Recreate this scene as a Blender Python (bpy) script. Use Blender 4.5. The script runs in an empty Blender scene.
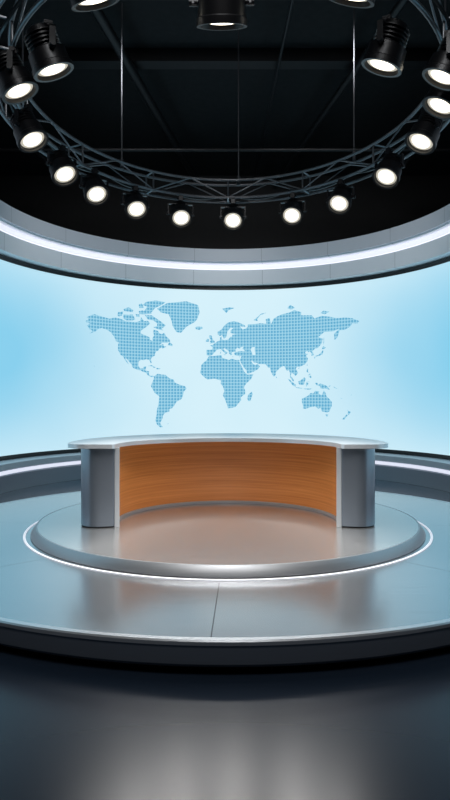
import bpy, bmesh, math
from mathutils import Vector, Matrix
from mathutils.geometry import tessellate_polygon
S=bpy.context.scene
COL=S.collection
S.view_settings.view_transform='Standard'
S.view_settings.look='None'
pi=math.pi
def lin(c):
    return tuple(((x/255)/12.92 if x/255<=0.04045 else ((x/255+0.055)/1.055)**2.4) for x in c)+(1.0,)
# ---------------- materials -----------------
def newmat(name):
    m=bpy.data.materials.new(name); m.use_nodes=True
    nt=m.node_tree; b=nt.nodes['Principled BSDF']
    return m,nt,b
def N(nt,t,**k):
    n=nt.nodes.new(t)
    for a,v in k.items(): setattr(n,a,v)
    return n
def M(nt,op,a,b=None,c=None,clamp=False):
    n=nt.nodes.new('ShaderNodeMath'); n.operation=op; n.use_clamp=clamp
    for i,v in enumerate((a,b,c)):
        if v is None: continue
        if isinstance(v,(int,float)): n.inputs[i].default_value=v
        else: nt.links.new(v,n.inputs[i])
    return n.outputs[0]
def mixc(nt,f,a,b):
    n=nt.nodes.new('ShaderNodeMix'); n.data_type='RGBA'
    if isinstance(f,(int,float)): n.inputs[0].default_value=f
    else: nt.links.new(f,n.inputs[0])
    for i,v in ((6,a),(7,b)):
        if isinstance(v,tuple): n.inputs[i].default_value=v
        else: nt.links.new(v,n.inputs[i])
    return n.outputs[2]
def plain(name,rgb,rough=.5,metal=0,noise=.03,scale=8,stretch=(1,1,1),seam=0,spec=.5):
    m,nt,b=newmat(name)
    tc=N(nt,'ShaderNodeTexCoord'); mp=N(nt,'ShaderNodeMapping'); mp.inputs['Scale'].default_value=stretch
    nt.links.new(tc.outputs['Object'],mp.inputs[0])
    no=N(nt,'ShaderNodeTexNoise'); no.inputs['Scale'].default_value=scale; no.inputs['Detail'].default_value=2
    nt.links.new(mp.outputs[0],no.inputs[0])
    c=lin(rgb); d=tuple(x*(1-noise*3) for x in c[:3])+(1,)
    base=mixc(nt,no.outputs['Fac'],d,c)
    if seam:
        uv=N(nt,'ShaderNodeUVMap'); sp=N(nt,'ShaderNodeSeparateXYZ'); nt.links.new(uv.outputs[0],sp.inputs[0])
        s=M(nt,'LESS_THAN',M(nt,'PINGPONG',M(nt,'ADD',sp.outputs[0],seam*20.5),seam/2),.007)
        base=mixc(nt,s,base,tuple(x*.68 for x in c[:3])+(1,))
    nt.links.new(base,b.inputs['Base Color'])
    nt.links.new(M(nt,'MULTIPLY_ADD',no.outputs['Fac'],noise*2,rough-noise,clamp=True),b.inputs['Roughness'])
    b.inputs['Metallic'].default_value=metal
    b.inputs['Specular IOR Level'].default_value=spec
    return m
def emis(name,rgb,st):
    m,nt,b=newmat(name)
    b.inputs['Base Color'].default_value=(.6,.6,.6,1)
    b.inputs['Emission Color'].default_value=lin(rgb); b.inputs['Emission Strength'].default_value=st
    return m
def deck(name,rgb,rough,nseam,off,r0,metal=.85,aniso=.6):
    m,nt,b=newmat(name)
    tc=N(nt,'ShaderNodeTexCoord')
    sx=N(nt,'ShaderNodeSeparateXYZ'); nt.links.new(tc.outputs['Object'],sx.inputs[0])
    rr=M(nt,'SQRT',M(nt,'ADD',M(nt,'POWER',sx.outputs[0],2.0),M(nt,'POWER',sx.outputs[1],2.0)))
    mp=N(nt,'ShaderNodeMapping'); mp.inputs['Scale'].default_value=(1.0,110,1)
    nt.links.new(tc.outputs['Object'],mp.inputs[0])
    no=N(nt,'ShaderNodeTexNoise'); no.inputs['Scale'].default_value=1; no.inputs['Detail'].default_value=3
    nt.links.new(mp.outputs[0],no.inputs[0])
    c=lin(rgb)
    base=mixc(nt,no.outputs['Fac'],tuple(x*.70 for x in c[:3])+(1,),c)
    if nseam:
        ang=M(nt,'ARCTAN2',sx.outputs[0],sx.outputs[1])
        step=2*pi/nseam
        pp=M(nt,'PINGPONG',M(nt,'ADD',ang,off+20*step),step/2)
        d=M(nt,'MULTIPLY',pp,rr)
        seam=M(nt,'MULTIPLY',M(nt,'LESS_THAN',d,.004),M(nt,'GREATER_THAN',rr,r0))
        base=mixc(nt,seam,base,(.08,.08,.09,1))
    nt.links.new(base,b.inputs['Base Color'])
    b.inputs['Roughness'].default_value=rough
    b.inputs['Metallic'].default_value=metal
    b.inputs['Anisotropic'].default_value=aniso
    tg=N(nt,'ShaderNodeTangent'); tg.direction_type='RADIAL'; tg.axis='Z'
    nt.links.new(tg.outputs[0],b.inputs['Tangent'])
    return m
m_floor=plain('studio_floor_gloss',(33,43,56),.25,.0,.0,3,spec=.27)
m_black=plain('black_paint',(9,9,11),.7,0,.05)
m_blackgloss=plain('black_frame_gloss',(10,12,15),.35,0,.03)
m_ceil=plain('ceiling_black',(6,6,8),.9,0,.08)
m_pipe=plain('dark_pipe',(20,21,23),.5,.4)
m_deck=deck('brushed_deck_outer',(194,195,197),.20,8,-0.03,2.6,.88,.6)
m_dais=deck('brushed_deck_inner',(210,209,208),.24,0,0,0,.78,.6)
m_rim=plain('brushed_rim',(165,167,171),.40,.8,.03,4,(1,1,40))
m_rimdark=plain('rim_metal',(152,158,167),.28,.75,.0,4)
m_rimtop=plain('rim_polished_lip',(205,208,212),.28,.7,.0)
m_fascia=plain('fascia_metal_paint',(244,245,248),.42,.0,.0,3,seam=1.9)
m_fascia2=plain('fascia_upper_paint',(212,214,220),.42,.0,.0,3,seam=1.9)
m_plinth=plain('plinth_paint',(205,209,215),.4,.1,.0,3)
m_desktop=plain('desktop_satin_metal',(210,213,217),.30,.4,.0,3)
m_ped=plain('pedestal_gunmetal',(140,148,159),.28,.72,.0,3)
m_trim=plain('bright_trim',(205,208,212),.3,.5,.02)
m_toe=plain('toe_grey_trim',(165,168,172),.35,.5,.0)
m_truss=plain('truss_aluminium',(116,118,122),.4,.75,.03)
m_can=plain('black_lamp_housing',(21,21,24),.38,.3,.03)
m_strip=emis('cove_strip_glow',(230,231,247),.86)
m_ring=emis('ring_strip_glow',(228,232,248),.56)
m_cable=plain('dark_steel_rod',(60,62,66),.5,.5)
# lens with bright core
m_lens,nt,b=newmat('lamp_lens_glow')
tc=N(nt,'ShaderNodeTexCoord'); sp=N(nt,'ShaderNodeSeparateXYZ'); nt.links.new(tc.outputs['Object'],sp.inputs[0])
rr=M(nt,'SQRT',M(nt,'ADD',M(nt,'POWER',sp.outputs[0],2.0),M(nt,'POWER',sp.outputs[1],2.0)))
mr=N(nt,'ShaderNodeMapRange'); mr.interpolation_type='SMOOTHSTEP'; nt.links.new(rr,mr.inputs[0])
mr.inputs[1].default_value=.06; mr.inputs[2].default_value=.13; mr.inputs[3].default_value=7; mr.inputs[4].default_value=.42
b.inputs['Base Color'].default_value=(.5,.5,.5,1); b.inputs['Roughness'].default_value=.2
b.inputs['Emission Color'].default_value=lin((255,244,220)); nt.links.new(mr.outputs[0],b.inputs['Emission Strength'])
# wood
m_wood,nt,b=newmat('oak_veneer')
uv=N(nt,'ShaderNodeUVMap'); mp=N(nt,'ShaderNodeMapping'); mp.inputs['Scale'].default_value=(.08,14,1)
nt.links.new(uv.outputs[0],mp.inputs[0])
no=N(nt,'ShaderNodeTexNoise'); no.inputs['Scale'].default_value=2.6; no.inputs['Detail'].default_value=3; no.inputs['Distortion'].default_value=0
nt.links.new(mp.outputs[0],no.inputs[0])
mp2=N(nt,'ShaderNodeMapping'); mp2.inputs['Scale'].default_value=(.5,80,1); nt.links.new(uv.outputs[0],mp2.inputs[0])
n2=N(nt,'ShaderNodeTexNoise'); n2.inputs['Scale'].default_value=3; n2.inputs['Detail'].default_value=4; nt.links.new(mp2.outputs[0],n2.inputs[0])
f=M(nt,'ADD',M(nt,'MULTIPLY',no.outputs['Fac'],.5),M(nt,'MULTIPLY',n2.outputs['Fac'],.5))
cr=N(nt,'ShaderNodeValToRGB'); nt.links.new(f,cr.inputs[0])
cr.color_ramp.elements[0].position=.32; cr.color_ramp.elements[0].color=lin((176,102,50))
cr.color_ramp.elements[1].position=.68; cr.color_ramp.elements[1].color=lin((224,150,88))
e=cr.color_ramp.elements.new(.5); e.color=lin((204,128,68))
nt.links.new(cr.outputs[0],b.inputs['Base Color']); b.inputs['Roughness'].default_value=.34
# screen
m_screen,nt,b=newmat('led_screen_sky_gradient')
uv=N(nt,'ShaderNodeUVMap'); sp=N(nt,'ShaderNodeSeparateXYZ'); nt.links.new(uv.outputs[0],sp.inputs[0])
au=M(nt,'ABSOLUTE',sp.outputs[0])
mr=N(nt,'ShaderNodeMapRange'); mr.interpolation_type='SMOOTHSTEP'
nt.links.new(au,mr.inputs[0]); mr.inputs[1].default_value=1.2; mr.inputs[2].default_value=6.6
vv=M(nt,'ABSOLUTE',M(nt,'MULTIPLY',M(nt,'SUBTRACT',sp.outputs[1],2.9),.5))
mask=M(nt,'MULTIPLY',mr.outputs[0],M(nt,'SUBTRACT',1.0,M(nt,'MULTIPLY',M(nt,'POWER',vv,2.0),.6)),clamp=True)
no=N(nt,'ShaderNodeTexNoise'); no.inputs['Scale'].default_value=.5; no.inputs['Detail'].default_value=1; nt.links.new(uv.outputs[0],no.inputs[0])
mask=M(nt,'ADD',mask,M(nt,'MULTIPLY_ADD',no.outputs['Fac'],.25,-.1),clamp=True)
colr=mixc(nt,mask,lin((212,239,249)),lin((134,205,235)))
b.inputs['Base Color'].default_value=(.01,.01,.01,1); b.inputs['Roughness'].default_value=.7
nt.links.new(colr,b.inputs['Emission Color']); b.inputs['Emission Strength'].default_value=1.0
# map
m_map,nt,b=newmat('led_map_dots')
uv=N(nt,'ShaderNodeUVMap'); sp=N(nt,'ShaderNodeSeparateXYZ'); nt.links.new(uv.outputs[0],sp.inputs[0])
P=.0805
def cell(o):
    return M(nt,'MULTIPLY',M(nt,'SUBTRACT',M(nt,'PINGPONG',o,P/2),P/2),2/P)
cu=cell(M(nt,'ADD',sp.outputs[0],50*P)); cv=cell(M(nt,'ADD',sp.outputs[1],50*P))
rr=M(nt,'ADD',M(nt,'POWER',cu,2.0),M(nt,'POWER',cv,2.0))
dot=M(nt,'LESS_THAN',rr,.58)
b.inputs['Base Color'].default_value=(.01,.01,.01,1); b.inputs['Roughness'].default_value=.7
nt.links.new(mixc(nt,dot,lin((156,210,232)),lin((98,172,208))),b.inputs['Emission Color']); b.inputs['Emission Strength'].default_value=1.0

# ---------------- helpers -----------------
def finish(name,bm,mat,parent=None,loc=(0,0,0),smooth=35,bevel=0,uvf=None):
    me=bpy.data.meshes.new(name)
    bmesh.ops.recalc_face_normals(bm,faces=bm.faces[:])
    bm.to_mesh(me); bm.free()
    me.materials.append(mat)
    if smooth:
        for p in me.polygons: p.use_smooth=True
        me.set_sharp_from_angle(angle=math.radians(smooth))
    ob=bpy.data.objects.new(name,me); COL.objects.link(ob)
    ob.location=loc
    if parent: ob.parent=parent
    return ob
def sweep(name,path,prof,mat,closed=False,pclosed=True,parent=None,loc=(0,0,0),smooth=35):
    bm=bmesh.new(); uvl=bm.loops.layers.uv.new('UVMap'); rows=[]; info={}
    for (x,y,nx,ny,s) in path:
        row=[]
        for d,z in prof:
            v=bm.verts.new((x+nx*d,y+ny*d,z)); info[v]=(s,z); row.append(v)
        rows.append(row)
    n=len(rows); k=len(prof)
    for i in range(n if closed else n-1):
        a=rows[i]; c=rows[(i+1)%n]
        for j in range(k if pclosed else k-1):
            q=[a[j],c[j],c[(j+1)%k],a[(j+1)%k]]
            try: f=bm.faces.new(q)
            except: continue
            for l in f.loops: l[uvl].uv=info[l.vert]
    if pclosed and not closed:
        bm.faces.new(rows[0]); bm.faces.new(rows[-1])
    return finish(name,bm,mat,parent,loc,smooth)
def circ(n=160,a0=0,a1=2*pi,closed=True,rref=1.0):
    out=[]
    m=n if closed else n+1
    for i in range(m):
        t=a0+(a1-a0)*i/n
        out.append((0,0,math.cos(t),math.sin(t),t*rref))
    return out
def disc(name,r,z,mat,parent=None,loc=(0,0,0),n=160):
    bm=bmesh.new(); bmesh.ops.create_circle(bm,cap_ends=True,segments=n,radius=r,matrix=Matrix.Translation((0,0,z)))
    return finish(name,bm,mat,parent,loc,0)
def box(name,c,s,mat,parent=None,bevel=0):
    bm=bmesh.new(); bmesh.ops.create_cube(bm,size=1,matrix=Matrix.Diagonal((s[0],s[1],s[2],1)))
    return finish(name,bm,mat,parent,c,0,bevel)
def add_tube(bm,p,q,r,seg=8):
    p=Vector(p); q=Vector(q); d=q-p
    if d.length<1e-6: return
    M4=Matrix.Translation((p+q)/2)@d.to_track_quat('Z','Y').to_matrix().to_4x4()
    bmesh.ops.create_cone(bm,cap_ends=True,segments=seg,radius1=r,radius2=r,depth=d.length,matrix=M4)
def empty(name,loc,label,cat,group=None):
    e=bpy.data.objects.new(name,None); COL.objects.link(e); e.location=loc; e.empty_display_size=.2
    e['label']=label; e['category']=cat
    if group: e['group']=group
    return e
def tag(o,label,cat,kind=None,group=None):
    o['label']=label; o['category']=cat
    if kind: o['kind']=kind
    if group: o['group']=group
def struct(o,label,cat): tag(o,label,cat,'structure')

CAMZ=1.87
# ---------------- room -----------------
X0,X1,Y0,Y1,H=-8,8,-3.5,18.6,8.6
struct(box('floor',((X0+X1)/2,(Y0+Y1)/2,-.1),(X1-X0,Y1-Y0,.2),m_floor),'dark glossy blue-grey studio floor','floor')
struct(box('ceiling',(0,(Y0+Y1)/2,H+.1),(X1-X0,Y1-Y0,.2),m_ceil),'black painted studio ceiling','ceiling')
struct(box('wall_back',(0,Y1+.1,H/2),(X1-X0+.4,.2,H),m_black),'black studio wall behind the curved set','wall')
struct(box('wall_front',(0,Y0-.1,H/2),(X1-X0+.4,.2,H),m_black),'black studio wall facing the set','wall')
struct(box('wall_left',(X0-.1,(Y0+Y1)/2,H/2),(.2,Y1-Y0,H),m_black),'black studio side wall','wall')
struct(box('wall_right',(X1+.1,(Y0+Y1)/2,H/2),(.2,Y1-Y0,H),m_black),'black studio side wall','wall')
# curved U path
RW=4.9; YC=16.49-RW; YF=5.0
path=[]
nst=8
for i in range(nst):
    t=i/nst; y=YF+(YC-YF)*t
    path.append((-RW,y,-1,0,-(RW*pi/2)-(YC-y)))
na=96
for i in range(na+1):
    t=pi-pi*i/na
    path.append((RW*math.cos(t),YC+RW*math.sin(t),math.cos(t),math.sin(t),RW*(pi/2-t)))
for i in range(1,nst+1):
    y=YC-(YC-YF)*i/nst
    path.append((RW,y,1,0,(RW*pi/2)+(YC-y)))
ZS0,ZS1=.70,4.79
vw=empty('video_wall',(0,YC+RW,ZS0),'large curved LED video wall showing a pale blue dotted world map','screen')
def inv(o,par):
    o.parent=par; o.matrix_parent_inverse=Matrix.Translation(par.location).inverted()
    return o
inv(sweep('screen_panel',path,[(0,ZS0),(0,ZS1),(.06,ZS1),(.06,ZS0)],m_screen),vw)
inv(sweep('bottom_frame',path,[(-.03,ZS0-.07),(-.03,ZS0),(.08,ZS0),(.08,ZS0-.07)],m_blackgloss),vw)
inv(sweep('top_frame',path,[(-.03,ZS1),(-.03,ZS1+.09),(.08,ZS1+.09),(.08,ZS1)],m_blackgloss),vw)
# upper bulkhead
struct(sweep('trim_1',path,[(-.26,4.90),(-.26,5.27),(-.18,5.28),(-.18,5.42),(-.34,5.43),(-.34,5.80),(.25,5.80),(.25,4.90)],m_fascia),'curved silver-grey bulkhead above the video wall','trim')
struct(sweep('trim_2',path,[(-.42,5.46),(-.42,5.78),(-.345,5.78),(-.345,5.46)],m_fascia2),'grey curved cornice band','trim')
o=sweep('cove_strip_light',path,[(-.27,5.285),(-.27,5.395),(-.19,5.395),(-.19,5.285)],m_strip); tag(o,'long curved lavender-white light strip in the bulkhead','light strip')
# plinth
struct(sweep('trim_3',path,[(-.38,.46),(-.38,.585),(-.02,.61),(.25,.61),(.25,0.002),(-.28,.002),(-.28,.36),(-.33,.46)],m_plinth),'grey curved plinth below the video wall','trim')
struct(sweep('baseboard_back',path,[(-.31,.002),(-.31,.33),(-.285,.33),(-.285,.002)],m_rimdark),'dark metal curved kick board','baseboard')
o=sweep('plinth_strip_light',path,[(-.355,.37),(-.355,.44),(-.335,.44),(-.335,.37)],m_strip); tag(o,'curved white light strip under the plinth ledge','light strip')
o=sweep('wall_curved',path,[(.09,.62),(.09,4.89),(.22,4.89),(.22,.62)],m_black); struct(o,'black curved backing wall carrying the video screen','wall')

# ---------------- world map -----------------
land=[
[(-168,65.5),(-163,67),(-166,68.5),(-156,71.3),(-145,70),(-135,69),(-128,70.3),(-120,69.5),(-114,68),(-108,68),(-101,67.8),(-95,69),(-94,72),(-90,69),(-85,69.5),(-82,67.5),(-87,64.5),(-94,61),(-94.5,58.5),(-88,56.7),(-82.5,55),(-82,52.5),(-79,51.5),(-79,54.5),(-77,57),(-78,60),(-77.5,62.4),(-72,61.5),(-69.5,59),(-66,58.8),(-64,60.2),(-61,56.5),(-57,54),(-56,51.6),(-60,50.2),(-66,50.2),(-71,47),(-65,49),(-64.5,46.5),(-61,46),(-64,44.5),(-66,43.6),(-67,45),(-70,43.5),(-70.7,42),(-72,41),(-74,40.5),(-75.5,38),(-76,35.3),(-79,33.5),(-81.3,31),(-80.2,26.5),(-80.8,25.2),(-82.3,27.5),(-83.5,30),(-88,30.4),(-90,29.2),(-94,29.6),(-97,27.5),(-97.5,22.5),(-95.5,18.7),(-91.5,18.5),(-90.5,21),(-87,21.4),(-88,17.5),(-88.5,15.8),(-83.3,15),(-83.7,11),(-81.5,9),(-79,9.5),(-77,8.3),(-78,7.4),(-80.3,7.3),(-83,8.3),(-85.7,10.5),(-87.5,13),(-92,14.5),(-95,16.1),(-99,16.7),(-103.5,18.5),(-105.5,20.5),(-106,23),(-109.3,26.5),(-112.5,30),(-114.7,31.7),(-113.5,29),(-111,25.5),(-109.6,23.1),(-112,25),(-114.5,28),(-116,30.5),(-117.3,33),(-120.6,34.6),(-122.5,37.5),(-124.2,40.3),(-124,46),(-123,48.8),(-127,50.8),(-130,54.5),(-134,58),(-140,60),(-146,61),(-151,59.5),(-154,57.5),(-162,55),(-158,58),(-162,59),(-165.5,62),(-161,64.3),(-166,64.5)],
[(-9,37),(-9.3,43.2),(-2,43.4),(-1.2,46),(-4.5,48.4),(-1.5,48.7),(1.7,50.8),(4.5,52.5),(8.5,53.8),(8.2,57),(10.6,57.6),(10,54.8),(14,54),(19,54.5),(21.5,57.2),(24,57.5),(24,59.3),(30,59.8),(25,60.3),(21.5,61),(22,63.3),(25.3,65),(22,65.8),(17.5,62),(17,59.5),(16,56.5),(13,55.5),(11,59),(8,58),(5.3,59.5),(5.2,62),(10,64),(14,67.5),(19,70),(26,71),(31,70.2),(40,67.7),(41,66.3),(34,66.7),(37,64),(41,64.6),(44,66.3),(44,68.3),(54,68.5),(60,69),(68,68.5),(67,72),(72,73),(74,68),(77,72),(81,73.5),(87,75),(98,76.2),(104,77.6),(113,76),(113,73.8),(127,73.4),(130,71),(140,72.5),(150,71.5),(160,70),(170,70),(180,69),(189.5,66.3),(187,64.5),(180,65),(177.5,62.5),(170,60),(163.5,60),(162,57),(160,53),(156.7,51),(156,57),(163,61.5),(155,59.4),(143,59.3),(135.5,54.8),(141,53),(140,48.5),(135,43.5),(131,42.8),(127.5,39.8),(129.4,36.5),(128.8,35),(126.4,34.5),(126.5,37.5),(124.7,39.7),(121.5,39),(121.5,40.8),(118,39),(119,37.3),(122.4,37.2),(119.3,35),(121.8,31.5),(121,28),(118,24.3),(114,22.4),(110,20.8),(108,21.6),(106,19),(109,13),(107,10.4),(105,8.7),(104.8,10.3),(102.5,12),(100.9,13.4),(99.3,9.5),(103.4,4),(103.6,1.4),(101.3,3),(98.4,8),(98.7,12.5),(97.3,16.8),(94.3,16.2),(92.2,20.5),(91,22.7),(87.5,21.6),(85,19.6),(82,16.5),(80.2,14.5),(80,11),(77.6,8.1),(76,10.8),(73.5,16),(72.8,20.5),(70,20.8),(68.8,23),(66.5,25.3),(57.3,25.7),(56,27.2),(52,27.6),(50,30),(48,30),(50.5,26.5),(51.5,25.3),(54.5,24.2),(56.3,26.2),(59.7,22.5),(57.5,19),(52.5,16),(45,12.8),(43,13),(42.5,17),(39,21),(35,28),(34.8,29.6),(32.6,30),(34,31.3),(36,35.8),(32,36.2),(27.5,36.8),(26.3,39.5),(29,41),(35,42),(41,41.5),(37,45),(39,47.2),(35,46.3),(33.5,44.5),(30.5,46),(28,43.5),(28.5,41.3),(24,40.8),(23,39),(24,37.5),(21.8,36.8),(19.5,40),(19.5,42),(14,45.3),(12.4,44.5),(14,42.5),(18.4,40),(16.7,39),(16,38),(12.5,41.3),(9,44.2),(4,43.4),(3,42),(-.2,39),(-2,36.8),(-5.5,36.1)],
[(-6,35.8),(0,36),(10,37.3),(11,34),(15.5,32.3),(20,31),(23,32.7),(29,31),(32.5,31.2),(32.6,29.8),(35.5,24),(37.3,20),(39.5,15.3),(43.2,11.5),(51.2,11.8),(48,5),(42,-1),(39,-6),(40.6,-11),(40.5,-15.5),(35,-20),(35.4,-24),(32.8,-27),(28,-32.8),(22,-34),(18.5,-34.3),(17,-29),(14.5,-22.5),(12,-17.5),(13.7,-11),(12,-5),(9,-1),(9.6,3.5),(6,4.3),(1,5.9),(-4,5.2),(-8,4.5),(-13.2,9),(-16.8,13),(-17.4,14.8),(-16.2,19),(-16,24),(-12.9,27.8),(-9.7,30)],
[(-77,8.5),(-72,12),(-68,11),(-62,10.6),(-57,6),(-51.5,4.3),(-50,0),(-44,-2.7),(-37,-4.8),(-34.9,-8),(-38.8,-13),(-39.5,-18),(-41.5,-22.3),(-48,-26),(-50,-29.5),(-53.5,-34),(-57,-35),(-57,-38),(-62,-39.2),(-65,-42),(-66,-46),(-69,-50.5),(-68.3,-52.5),(-65.5,-54.8),(-69,-55.2),(-73,-52.5),(-75.3,-48),(-73.5,-41),(-73.3,-36),(-71.5,-30),(-70.2,-19),(-76,-14.3),(-79.5,-8),(-81.2,-5),(-80,-2),(-78.7,1.5),(-77.3,4.5)],
[(-73,78.3),(-60,82),(-35,83.5),(-20,81.5),(-18,77),(-21,72.5),(-24,70),(-35,66),(-42,60.5),(-48,61),(-53,66.5),(-54,70),(-58,75),(-68,76)],
[(114,-22),(114,-26.3),(115.6,-31.7),(115.2,-34.3),(118.5,-34.8),(124,-33),(131,-31.5),(135.5,-34.7),(138,-33),(140,-37.5),(144,-38.3),(147,-38.8),(150,-37.3),(153,-31),(153,-26),(149.5,-22),(146,-18.8),(145,-14.8),(142.5,-10.8),(141,-15.5),(139.5,-17.5),(135.8,-15),(136.7,-12.2),(131,-11.5),(129,-15),(125.5,-14.2),(122,-18)],
[(144.8,-41),(148.2,-41),(147.5,-43.5),(146,-43.4)],
[(173,-35),(175.5,-37),(178.3,-37.8),(177,-39.5),(175,-41.5),(173.8,-39.3),(174.7,-37.5)],
[(172.7,-40.7),(174.2,-41.7),(171,-44.5),(170,-46.3),(166.8,-46),(170,-43)],
[(131,34),(136,35.7),(139.5,38.5),(141.5,41.3),(142,39.5),(140.8,36),(137,34.5),(132.5,33.6)],
[(140,42),(141.7,45.4),(145.3,43.5),(143.2,42)],[(130,33.5),(131.8,33.3),(131,31.3),(130,31.5)],
[(142,46),(143,49),(143,54.3),(142.2,53.5),(142,49)],
[(120.2,22.5),(121.7,25),(121,22.3)],[(109,19),(111,20),(110,18.3)],
[(120,15),(120.7,18.4),(122.2,18.2),(121.7,14.5),(124,12.8),(120.8,13.8)],[(122,7),(125.5,9.7),(126.5,7),(125.3,5.7),(123.5,7.5)],[(122,10),(124.5,12),(125,10.5),(123,9.3)],
[(109,1.5),(111.5,2.3),(115,5),(117,7),(119,5),(117.7,1),(116.3,-3.5),(113,-3.2),(110.3,-2.8)],
[(95.3,5.5),(98,4.2),(103.5,-1),(106,-3),(105.7,-5.8),(102,-4),(98.5,1.2)],
[(105.3,-6.5),(108.5,-6.6),(114.5,-7.7),(114.3,-8.6),(108,-7.8)],
[(119.5,-5.5),(119,-2.5),(120,.8),(125,1.6),(121,.3),(121,-1),(123.3,-.9),(121.7,-2),(122.7,-4.8),(121,-3),(120.4,-5.6)],
[(131,-.8),(134,-.8),(135,-3.3),(138,-1.7),(144.5,-4),(147.5,-6),(150.5,-10.5),(147,-9.3),(143.5,-8.5),(142,-9.2),(138,-8.3),(138,-5.6),(133,-4)],
[(115,-8.4),(119,-8.3),(123,-8.3),(127,-8.4),(124,-10),(119,-9.5)],
[(148.5,-5.6),(152,-4),(150.5,-6.2)],[(155,-6),(158,-7.5),(160.5,-9.5),(157,-8.2)],
[(80,9.7),(81.8,7),(80.5,6)],[(49.3,-12),(50.4,-15.7),(47.2,-25),(44.5,-25),(43.5,-22),(44.4,-16.5)],
[(-5.6,50),(1.3,51.2),(1.5,52.7),(-.2,53.7),(-2,56),(-2,57.6),(-3.2,58.6),(-6,58.4),(-5,55),(-3,54),(-4.7,53),(-5,51.8),(-3,51.3)],
[(-10,52),(-9.8,54),(-7.5,55.3),(-5.6,54.5),(-6.3,52.2)],
[(-24,65.5),(-21,66.3),(-15,66.2),(-13.7,65),(-18.5,63.4),(-22.5,64)],
[(11,79.5),(20,80.4),(27,80),(19,78.5),(16.5,76.7)],
[(51.5,71.5),(56,73.5),(61,76),(68.5,76.7),(60,75),(56,72),(57,70.7)],
[(-62,66.5),(-67,69),(-73,71.3),(-80,73.7),(-89,73.5),(-85,70.5),(-78,70),(-73,68),(-73,65.5),(-78,64.5),(-72,63),(-65,62),(-67,63.7),(-64,65)],
[(-117,70),(-117,73),(-110,73),(-105,73.5),(-101.5,70),(-105,69),(-113,68.7)],
[(-125,72),(-124,74.2),(-117,75),(-119,72),(-123,71.2)],
[(-90,76.3),(-80,75.7),(-76,78.5),(-66,81),(-62,82.5),(-75,83.1),(-87,82),(-92,80),(-86,79.2),(-88,77.5)],
[(-96,74),(-90,74),(-80,74.7),(-81,75.7),(-92,76.6),(-97,76)],[(-116,75.3),(-105,75),(-104,76.4),(-110,78),(-117,76.6)],[(-100,72),(-96,72),(-96,73.8),(-101,73.8)],[(-96,78),(-90,78.3),(-93,81),(-97,80)],
[(-59.3,47.7),(-57,51.3),(-53,48.5),(-53.3,46.7)],[(-85,22),(-80,23.2),(-74.3,20.2),(-77.5,19.8),(-79,21.5)],[(-74.3,18.3),(-73,19.9),(-68.5,18.7),(-71.5,17.7)],
[(-128.3,50.7),(-125,50),(-123.5,48.4),(-126,49.2)],[(8.3,39),(8.5,41),(9.6,41),(9.5,39.2)],[(12.5,37.8),(15.5,38.1),(15,36.8)],[(8.7,42),(9.4,43),(9.5,41.6)],[(23.6,35.4),(26.2,35.2),(24,34.9)],[(32.4,35),(34.4,35.5),(33.5,34.6)],
[(95,79),(99,81),(105,79),(100,78)],[(138,74.5),(142,76),(150,75),(144,73.5)],[(-155.8,20),(-155,19.5),(-156,19)],[(178,-17.5),(179.5,-16.5),(178.5,-18.3)],[(-60,-51.6),(-58,-51.4),(-59,-52.3)],[(164,-20.2),(167,-22),(166,-22.2)],
]
holes={1:[[(49,46),(53,46.5),(53,42),(54,39),(53.8,37),(50,37.3),(49.3,40.5),(47.5,43)]]}
PPM=37.3
def proj(lon,lat):
    px=84+(lon+168)*.772-228
    m=1.25*math.log(math.tan(pi/4+.4*math.radians(lat)))
    py=383-40.5*m
    return px/PPM,(400-py)/PPM+CAMZ
bm=bmesh.new()
for i,pl in enumerate(land):
    loops=[pl]+holes.get(i,[])
    pts=[Vector((*proj(*p),0)) for lp in loops for p in lp]
    lps=[[Vector((*proj(*p),0)) for p in lp] for lp in loops]
    vs=[bm.verts.new(p) for p in pts]
    for t in tessellate_polygon(lps):
        try: bm.faces.new([vs[k] for k in t])
        except: pass
sx=-4.2
while sx<4.4:
    g=bm.verts[:]+bm.edges[:]+bm.faces[:]
    bmesh.ops.bisect_plane(bm,geom=g,plane_co=(sx,0,0),plane_no=(1,0,0),dist=1e-5)
    sx+=.2
uvl=bm.loops.layers.uv.new('UVMap')
for f in bm.faces:
    for l in f.loops: l[uvl].uv=(l.vert.co.x,l.vert.co.y)
RM=RW-.012
for v in bm.verts:
    s,z=v.co.x,v.co.y
    th=s/RW
    v.co=(RM*math.sin(th),YC+RM*math.cos(th),z)
me=bpy.data.meshes.new('world_map'); bm.to_mesh(me); bm.free(); me.materials.append(m_map)
wm=bpy.data.objects.new('world_map',me); COL.objects.link(wm); inv(wm,vw); wm['label']='blue dotted world map graphic'

# ---------------- platform -----------------
YP=8.1; ZP=.25; ZD=.35
pf=empty('stage_platform',(0,YP,0),'wide round brushed-metal stage platform with a stepped rim','stage')
RP=3.93
disc('deck',RP-.05,ZP-.002,m_deck,pf)
sweep('rim_lip',circ(),[(RP-.06,ZP-.03),(RP-.06,ZP),(RP-.012,ZP),(RP,ZP-.010),(RP,ZP-.035),(RP-.03,ZP-.035)],m_rimtop,closed=True,parent=pf)
sweep('rim_band',circ(),[(RP-.008,ZP-.037),(RP-.008,.085),(RP-.03,.06),(RP-.06,.055),(RP-.06,ZP-.037)],m_rimdark,closed=True,parent=pf)
sweep('plinth_base',circ(),[(RP-.12,.002),(RP-.12,.10),(RP-.25,.10),(RP-.25,.002)],m_black,closed=True,parent=pf)
da=empty('round_dais',(0,YP,ZP),'low round brushed-metal dais carrying the desk, ringed by light','dais')
RD=2.40
disc('dais_deck',RD-.02,ZD-ZP-.001,m_dais,da)
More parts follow.
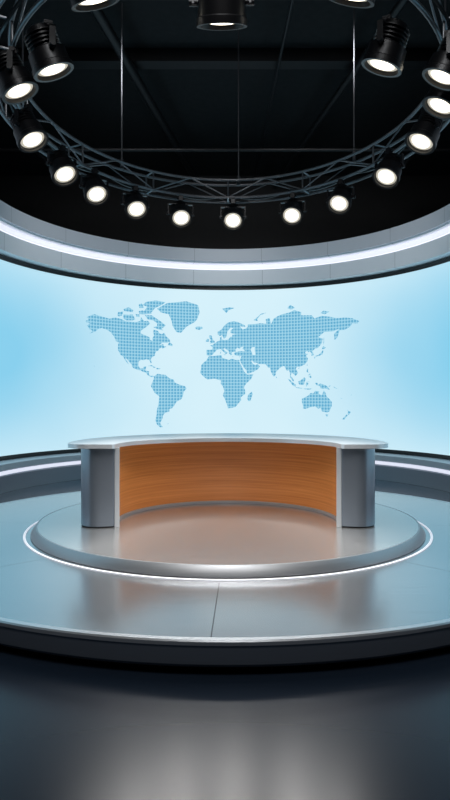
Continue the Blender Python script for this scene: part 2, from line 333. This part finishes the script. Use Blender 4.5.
sweep('edge_band',circ(),[(RD-.02,.07),(RD-.02,.10),(RD,.10),(RD+.060,.014),(RD+.060,.002),(RD-.02,.002)],m_rim,closed=True,parent=da)
sweep('light_ring',circ(),[(RD+.115,.001),(RD+.115,.005),(RD+.143,.005),(RD+.143,.001)],m_ring,closed=True,parent=da)

# ---------------- desk -----------------
YD=7.75
desk=empty('news_desk',(0,YD,ZD),'C-shaped news desk, silver metal with orange oak front','desk')
def sector(r0,r1,a0,a1,c0,c1,n=80):
    rm=(r0+r1)/2; pts=[]
    s0,s1=a0*rm,a1*rm
    def arc(cx,cy,r,t0,t1,k=8):
        return [(cx+r*math.cos(t0+(t1-t0)*i/k),cy+r*math.sin(t0+(t1-t0)*i/k)) for i in range(k+1)]
    pts+=arc(s0+c0[0],r0+c0[0],c0[0],pi*1.0,pi*1.5)
    k=max(4,int(n*(a1-a0)/pi))
    for i in range(1,k): pts.append((s0+c0[0]+(s1-c1[0]-s0-c0[0])*i/k,r0))
    pts+=arc(s1-c1[0],r0+c1[0],c1[0],pi*1.5,pi*2)
    pts+=arc(s1-c1[1],r1-c1[1],c1[1],0,pi*.5)
    for i in range(1,k): pts.append((s1-c1[1]+(s0+c0[1]-s1+c1[1])*i/k,r1))
    pts+=arc(s0+c0[1],r1-c0[1],c0[1],pi*.5,pi)
    return [(r*math.cos(s/rm),r*math.sin(s/rm)) for s,r in pts]
def crescent(ro,ai,bi,yf,xo):
    pts=[]
    k=120; a0=math.radians(-5)
    for i in range(k+1):
        t=a0+(pi-2*a0)*i/k; pts.append((ro*math.cos(t),ro*math.sin(t)))
    P0=pts[-1]; P1=(-ro+.01,yf); P2=(-xo,yf)
    for i in range(1,13):
        u=i/12; pts.append(((1-u)**2*P0[0]+2*u*(1-u)*P1[0]+u*u*P2[0],(1-u)**2*P0[1]+2*u*(1-u)*P1[1]+u*u*P2[1]))
    pts.append((-ai-.03,yf))
    k=80
    for i in range(k+1):
        t=pi-pi*i/k; pts.append((ai*math.cos(t),yf+.03+bi*math.sin(t)))
    pts.append((ai+.03,yf))
    P0=(xo,yf); P1=(ro-.01,yf); P2=(ro*math.cos(a0),ro*math.sin(a0))
    for i in range(0,12):
        u=i/12; pts.append(((1-u)**2*P0[0]+2*u*(1-u)*P1[0]+u*u*P2[0],(1-u)**2*P0[1]+2*u*(1-u)*P1[1]+u*u*P2[1]))
    return pts
def extr(name,outline,z0,z1,mat,parent,bevel=0):
    bm=bmesh.new()
    lo=[bm.verts.new((x,y,z0)) for x,y in outline]; hi=[bm.verts.new((x,y,z1)) for x,y in outline]
    n=len(outline)
    for i in range(n): bm.faces.new((lo[i],lo[(i+1)%n],hi[(i+1)%n],hi[i]))
    for row,z in ((lo,z0),(hi,z1)):
        for t in tessellate_polygon([[Vector((x,y,z)) for x,y in outline]]):
            try: bm.faces.new([row[k] for k in t])
            except: pass
    return finish(name,bm,mat,parent,(0,0,0),35,bevel)
A=math.radians(15)
HD=1.0
extr('worktop',crescent(1.95,1.33,1.18,-.50,1.62),HD-.05,HD,m_desktop,desk)
extr('worktop_underside',sector(1.41,1.78,-A+.02,pi+A-.02,(.05,.22),(.05,.22),120),HD-.063,HD-.05,m_black,desk)
for sgn in (0,1):
    if sgn==0: ol=sector(1.40,1.80,-A,math.radians(24),(.02,.24),(.01,.01)); ob_=sector(1.405,1.79,-A+.01,math.radians(24),(.02,.24),(.01,.01)); tr=sector(1.340,1.40,-A,-A+.06,(.005,.005),(.005,.005))
    else: ol=sector(1.40,1.80,pi-math.radians(24),pi+A,(.01,.01),(.02,.24)); ob_=sector(1.405,1.79,pi-math.radians(24),pi+A-.01,(.01,.01),(.02,.24)); tr=sector(1.340,1.40,pi+A-.06,pi+A,(.005,.005),(.005,.005))
    p=extr('pedestal',ol,.018,HD-.063,m_ped,desk)
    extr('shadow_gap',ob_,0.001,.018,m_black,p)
    extr('edge_trim',tr,.001,HD-.05,m_trim,p)
sweep('wood_panel',circ(90,math.radians(-12),pi+math.radians(12),False,1.4),[(1.385,.04),(1.385,HD-.05),(1.398,HD-.05),(1.398,.04)],m_wood,parent=desk)
sweep('toe_trim',circ(90,math.radians(-12),pi+math.radians(12),False,1.4),[(1.368,.001),(1.368,.03),(1.378,.04),(1.398,.04),(1.398,.001)],m_toe,parent=desk)
sweep('outer_panel',circ(70,math.radians(24.2),pi-math.radians(24.2),False,1.7),[(1.74,.001),(1.74,HD-.063),(1.79,HD-.063),(1.79,.001)],m_ped,parent=desk)

# ---------------- truss -----------------
TA,TB,TY,TZ=2.60,3.10,7.62,CAMZ+3.61
def epath(n=120):
    out=[];s=0
    for i in range(n):
        t=2*pi*i/n
        x,y=TA*math.sin(t),TY+TB*math.cos(t)
        nx,ny=math.sin(t)/TA,math.cos(t)/TB; l=math.hypot(nx,ny)
        out.append((x,y,nx/l,ny/l,s))
    return out
tr=empty('lighting_truss',(0,TY,TZ-.15),'large suspended round aluminium lattice lighting truss','truss')
EP=epath()
hw=.13
corners=[(-hw,-.15),(hw,-.15),(-hw,.15),(hw,.15)]
for d,z in corners:
    r=.023
    prof=[(d+r*math.cos(2*pi*k/8),TZ+z+r*math.sin(2*pi*k/8)) for k in range(8)]
    inv(sweep('chord_tube',EP,prof,m_truss,closed=True,smooth=60),tr)
bm=bmesh.new()
n=len(EP); st=5
def tp(i,c): 
    x,y,nx,ny,s=EP[i%n]; return (x+nx*c[0],y+ny*c[0],TZ+c[1])
for j,i in enumerate(range(0,n,st)):
    i2=i+st
    c=corners
    for a,b_ in ((0,2),(1,3)):
        A_,B_=(c[a],c[b_]) if j%2==0 else (c[b_],c[a])
        add_tube(bm,tp(i,A_),tp(i2,B_),.012,6)
    if j%2==0:
        for a,b_ in ((0,2),(1,3),(0,1),(2,3)): add_tube(bm,tp(i,c[a]),tp(i,c[b_]),.015,6)
inv(finish('lattice_bracing',bm,m_truss,None,(0,0,0),60),tr)
for t in (0,45,90,135,180,225,270,315):
    tt=math.radians(t+4); x,y=TA*math.sin(tt),TY+TB*math.cos(tt)
    bm=bmesh.new(); add_tube(bm,(x,y,TZ+.15),(x,y,H-.35),.013,6)
    add_tube(bm,(x,y,TZ+.10),(x,y,TZ+.26),.03,8)
    inv(finish('suspension_cable',bm,m_cable,None,(0,0,0),60),tr)
bm=bmesh.new(); last=None
for i in range(0,n*2+1):
    k=i/2; t=2*pi*k/n
    x,y=TA*math.sin(t),TY+TB*math.cos(t)
    z=TZ-.07-.08*abs(math.sin(k*pi/8))
    pnt=(x,y,z)
    if last: add_tube(bm,last,pnt,.017,5)
    last=pnt
inv(finish('power_cable',bm,m_can,None,(0,0,0),60),tr)

# ---------------- spotlights -----------------
def lathe(name,prof,mat,parent,n=28):
    return sweep(name,circ(n),prof,mat,closed=True,pclosed=False,parent=parent,smooth=40)
def build_lamp():
    root=empty('stage_spotlight',(0,0,0),'','spotlight','spotlights on the round truss')
    bm=bmesh.new()
    add_tube(bm,(0,0,-.10),(0,0,.02),.016); 
    bmesh.ops.create_cube(bm,size=1,matrix=Matrix.Translation((0,0,.01))@Matrix.Diagonal((.07,.08,.08,1)))
    add_tube(bm,(-.06,0,.01),(.06,0,.01),.02,8)
    clamp=finish('clamp',bm,m_can,root,(0,0,0),40)
    bm=bmesh.new()
    for s in (-1,1):
        bmesh.ops.create_cube(bm,size=1,matrix=Matrix.Translation((s*.215,0,-.185))@Matrix.Diagonal((.014,.055,.19,1)))
        add_tube(bm,(s*.15,0,-.26),(s*.245,0,-.26),.026,12)
    bmesh.ops.create_cube(bm,size=1,matrix=Matrix.Translation((0,0,-.095))@Matrix.Diagonal((.444,.055,.014,1)))
    yoke=finish('yoke',bm,m_can,root,(0,0,0),40)
    prof=[(0.001,.25),(.08,.25),(.115,.23),(.125,.19)]
    for k in range(4):
        z=.18-k*.035
        prof+=[(.155,z),(.155,z-.012),(.132,z-.014),(.132,z-.03)]
    prof+=[(.178,.02),(.184,-.10),(.195,-.11),(.195,-.16),(.165,-.16),(.155,-.12),(.001,-.119)]
    body=lathe('housing',prof,m_can,root); body.location=(0,0,-.26)
    lens=lathe('lens',[(.001,-.138),(.03,-.1378),(.06,-.137),(.09,-.135),(.11,-.133),(.15,-.125)],m_lens,body)
    lt=bpy.data.lights.new('spot_beam','SPOT'); lt.energy=135; lt.spot_size=math.radians(58); lt.spot_blend=.8; lt.shadow_soft_size=.13; lt.color=(1,.98,.95)
    lo=bpy.data.objects.new('spot_beam',lt); COL.objects.link(lo); lo.parent=body; lo.location=(0,0,-.17)
    return root,clamp,yoke,body,lens,lo
proto=build_lamp()
# (ring angle, inward offset, extra drop)
lamps=[(2,0,0),(26,0,0),(46.5,.04,0),(73,.17,0),(97,.14,0),(115,.0,0),(127,-.1,0),(139,.26,0),(160,-.26,0),(181,-.16,.25),(-158,-.26,0),(-136,.12,0.04),(-122,.0,0),(-98,.12,0),(-75,.15,0),(-57,.10,0),(-38,.04,0),(-19,0,0)]
def place(parts,t,ins,drop):
    root,clamp,yoke,body,lens,lo=parts
    tt=math.radians(t)
    x,y=TA*math.sin(tt),TY+TB*math.cos(tt)
    nx,ny=math.sin(tt)/TA,math.cos(tt)/TB; l=math.hypot(nx,ny)
    x-=nx/l*(hw+ins); y-=ny/l*(hw+ins)
    root.location=(x,y,TZ-.15-.08-drop)
    tgt=Vector((0,6.4,.6)); d=(tgt-Vector((x,y,TZ-.44))).normalized()
    az=math.atan2(d.x,-d.y); tilt=math.acos(-d.z)
    root.rotation_euler=(0,0,az)
    root.scale=(.96,.96,.96)
    body.rotation_euler=(-tilt,0,0)
    root['label']='black stage spotlight lit, hanging from the round truss'
for k,(t,ins,drop) in enumerate(lamps):
    if k==0: parts=proto
    else:
        cp=[o.copy() for o in proto]
        for o in cp: COL.objects.link(o)
        root,clamp,yoke,body,lens,lo=cp
        clamp.parent=root; yoke.parent=root; body.parent=root; lens.parent=body; lo.parent=body
        parts=cp
    place(parts,t,ins,drop)
    if drop>.1:
        bm=bmesh.new(); add_tube(bm,(0,0,0),(0,0,drop+.06),.016,8)
        finish('drop_rod',bm,m_can,parts[0],(0,0,0),60)

# ---------------- ceiling services -----------------
def pipe(p,q,r,name,label,group='ceiling pipes'):
    bm=bmesh.new(); p=Vector(p); q=Vector(q); c=(p+q)/2
    add_tube(bm,p-c,q-c,r,12)
    o=finish(name,bm,m_pipe,None,c,60); tag(o,label,'pipe',group=group)
for y,z,r in ((6.3,7.9,.03),(8.8,7.95,.05),(13.2,7.2,.035)):
    pipe((-7.9,y,z),(7.9,y,z),r,'ceiling_pipe','dark steel lighting pipe running across the ceiling')
pipe((-3.4,2,8.2),(-.9,18,8.2),.09,'ceiling_pipe','dark steel pipe running along the ceiling')
pipe((4.1,2,8.2),(1.4,18,8.2),.07,'ceiling_pipe','dark steel pipe running along the ceiling')
pipe((1.3,2,8.25),(.75,18,8.25),.03,'ceiling_pipe','dark steel conduit running along the ceiling')
pipe((-4.6,2,7.5),(-4.3,15,7.5),.05,'ceiling_pipe','dark steel pipe running along the ceiling')
pipe((4.9,2,7.5),(4.2,15,7.5),.05,'ceiling_pipe','dark steel pipe running along the ceiling')
for y in (7.4,9.9,12.0):
    o=box('ceiling_beam',(0,y,8.47),(15.9,.3,.24),m_pipe); tag(o,'dark steel beam under the black ceiling','beam',group='ceiling beams')

# ---------------- world + added fill lamps -----------------
w=bpy.data.worlds.new('world'); S.world=w; w.use_nodes=True
w.node_tree.nodes['Background'].inputs[0].default_value=(.012,.014,.018,1)
def area(name,loc,rot,sz,e,col=(1,1,1)):
    l=bpy.data.lights.new(name,'AREA'); l.size=sz; l.energy=e; l.color=col
    o=bpy.data.objects.new(name,l); COL.objects.link(o); o.location=loc; o.rotation_euler=rot
area('added_soft_fill',(0,1.0,8.0),(math.radians(52),0,0),2.5,240,(.97,.985,1))  # unseen soft fill above the camera, added to lift overall brightness
for x in (-2.6,-.9,.9,2.6):  # row of unseen fill spots added behind the camera for desk and metal
    l=bpy.data.lights.new('added_front_fill','SPOT'); l.energy=150; l.spot_size=math.radians(40); l.spot_blend=.7; l.shadow_soft_size=.12; l.color=(1,.97,.93)
    o=bpy.data.objects.new('added_front_fill',l); COL.objects.link(o); o.location=(x,-.5,6.6)
    d=Vector((x*.3,7.8,.6))-o.location; o.rotation_euler=d.to_track_quat('-Z','Y').to_euler()
# fill spots without fixtures, added above the truss to brighten the curved header
for x in (-1.8,1.8):
    l=bpy.data.lights.new('added_header_fill','SPOT'); l.energy=260; l.spot_size=math.radians(75); l.spot_blend=.8; l.shadow_soft_size=.3; l.color=(.97,.98,1)
    o=bpy.data.objects.new('added_header_fill',l); COL.objects.link(o); o.location=(x,9.2,7.4)
    d=Vector((x*1.4,16.2,4.9))-o.location; o.rotation_euler=d.to_track_quat('-Z','Y').to_euler()

cam=bpy.data.cameras.new('camera'); co=bpy.data.objects.new('camera',cam); COL.objects.link(co)
co.location=(0,0,CAMZ); co.rotation_euler=(pi/2,0,0)
cam.sensor_width=36; cam.lens=620/800*36; cam.shift_x=-3/800; cam.clip_end=100
S.camera=co
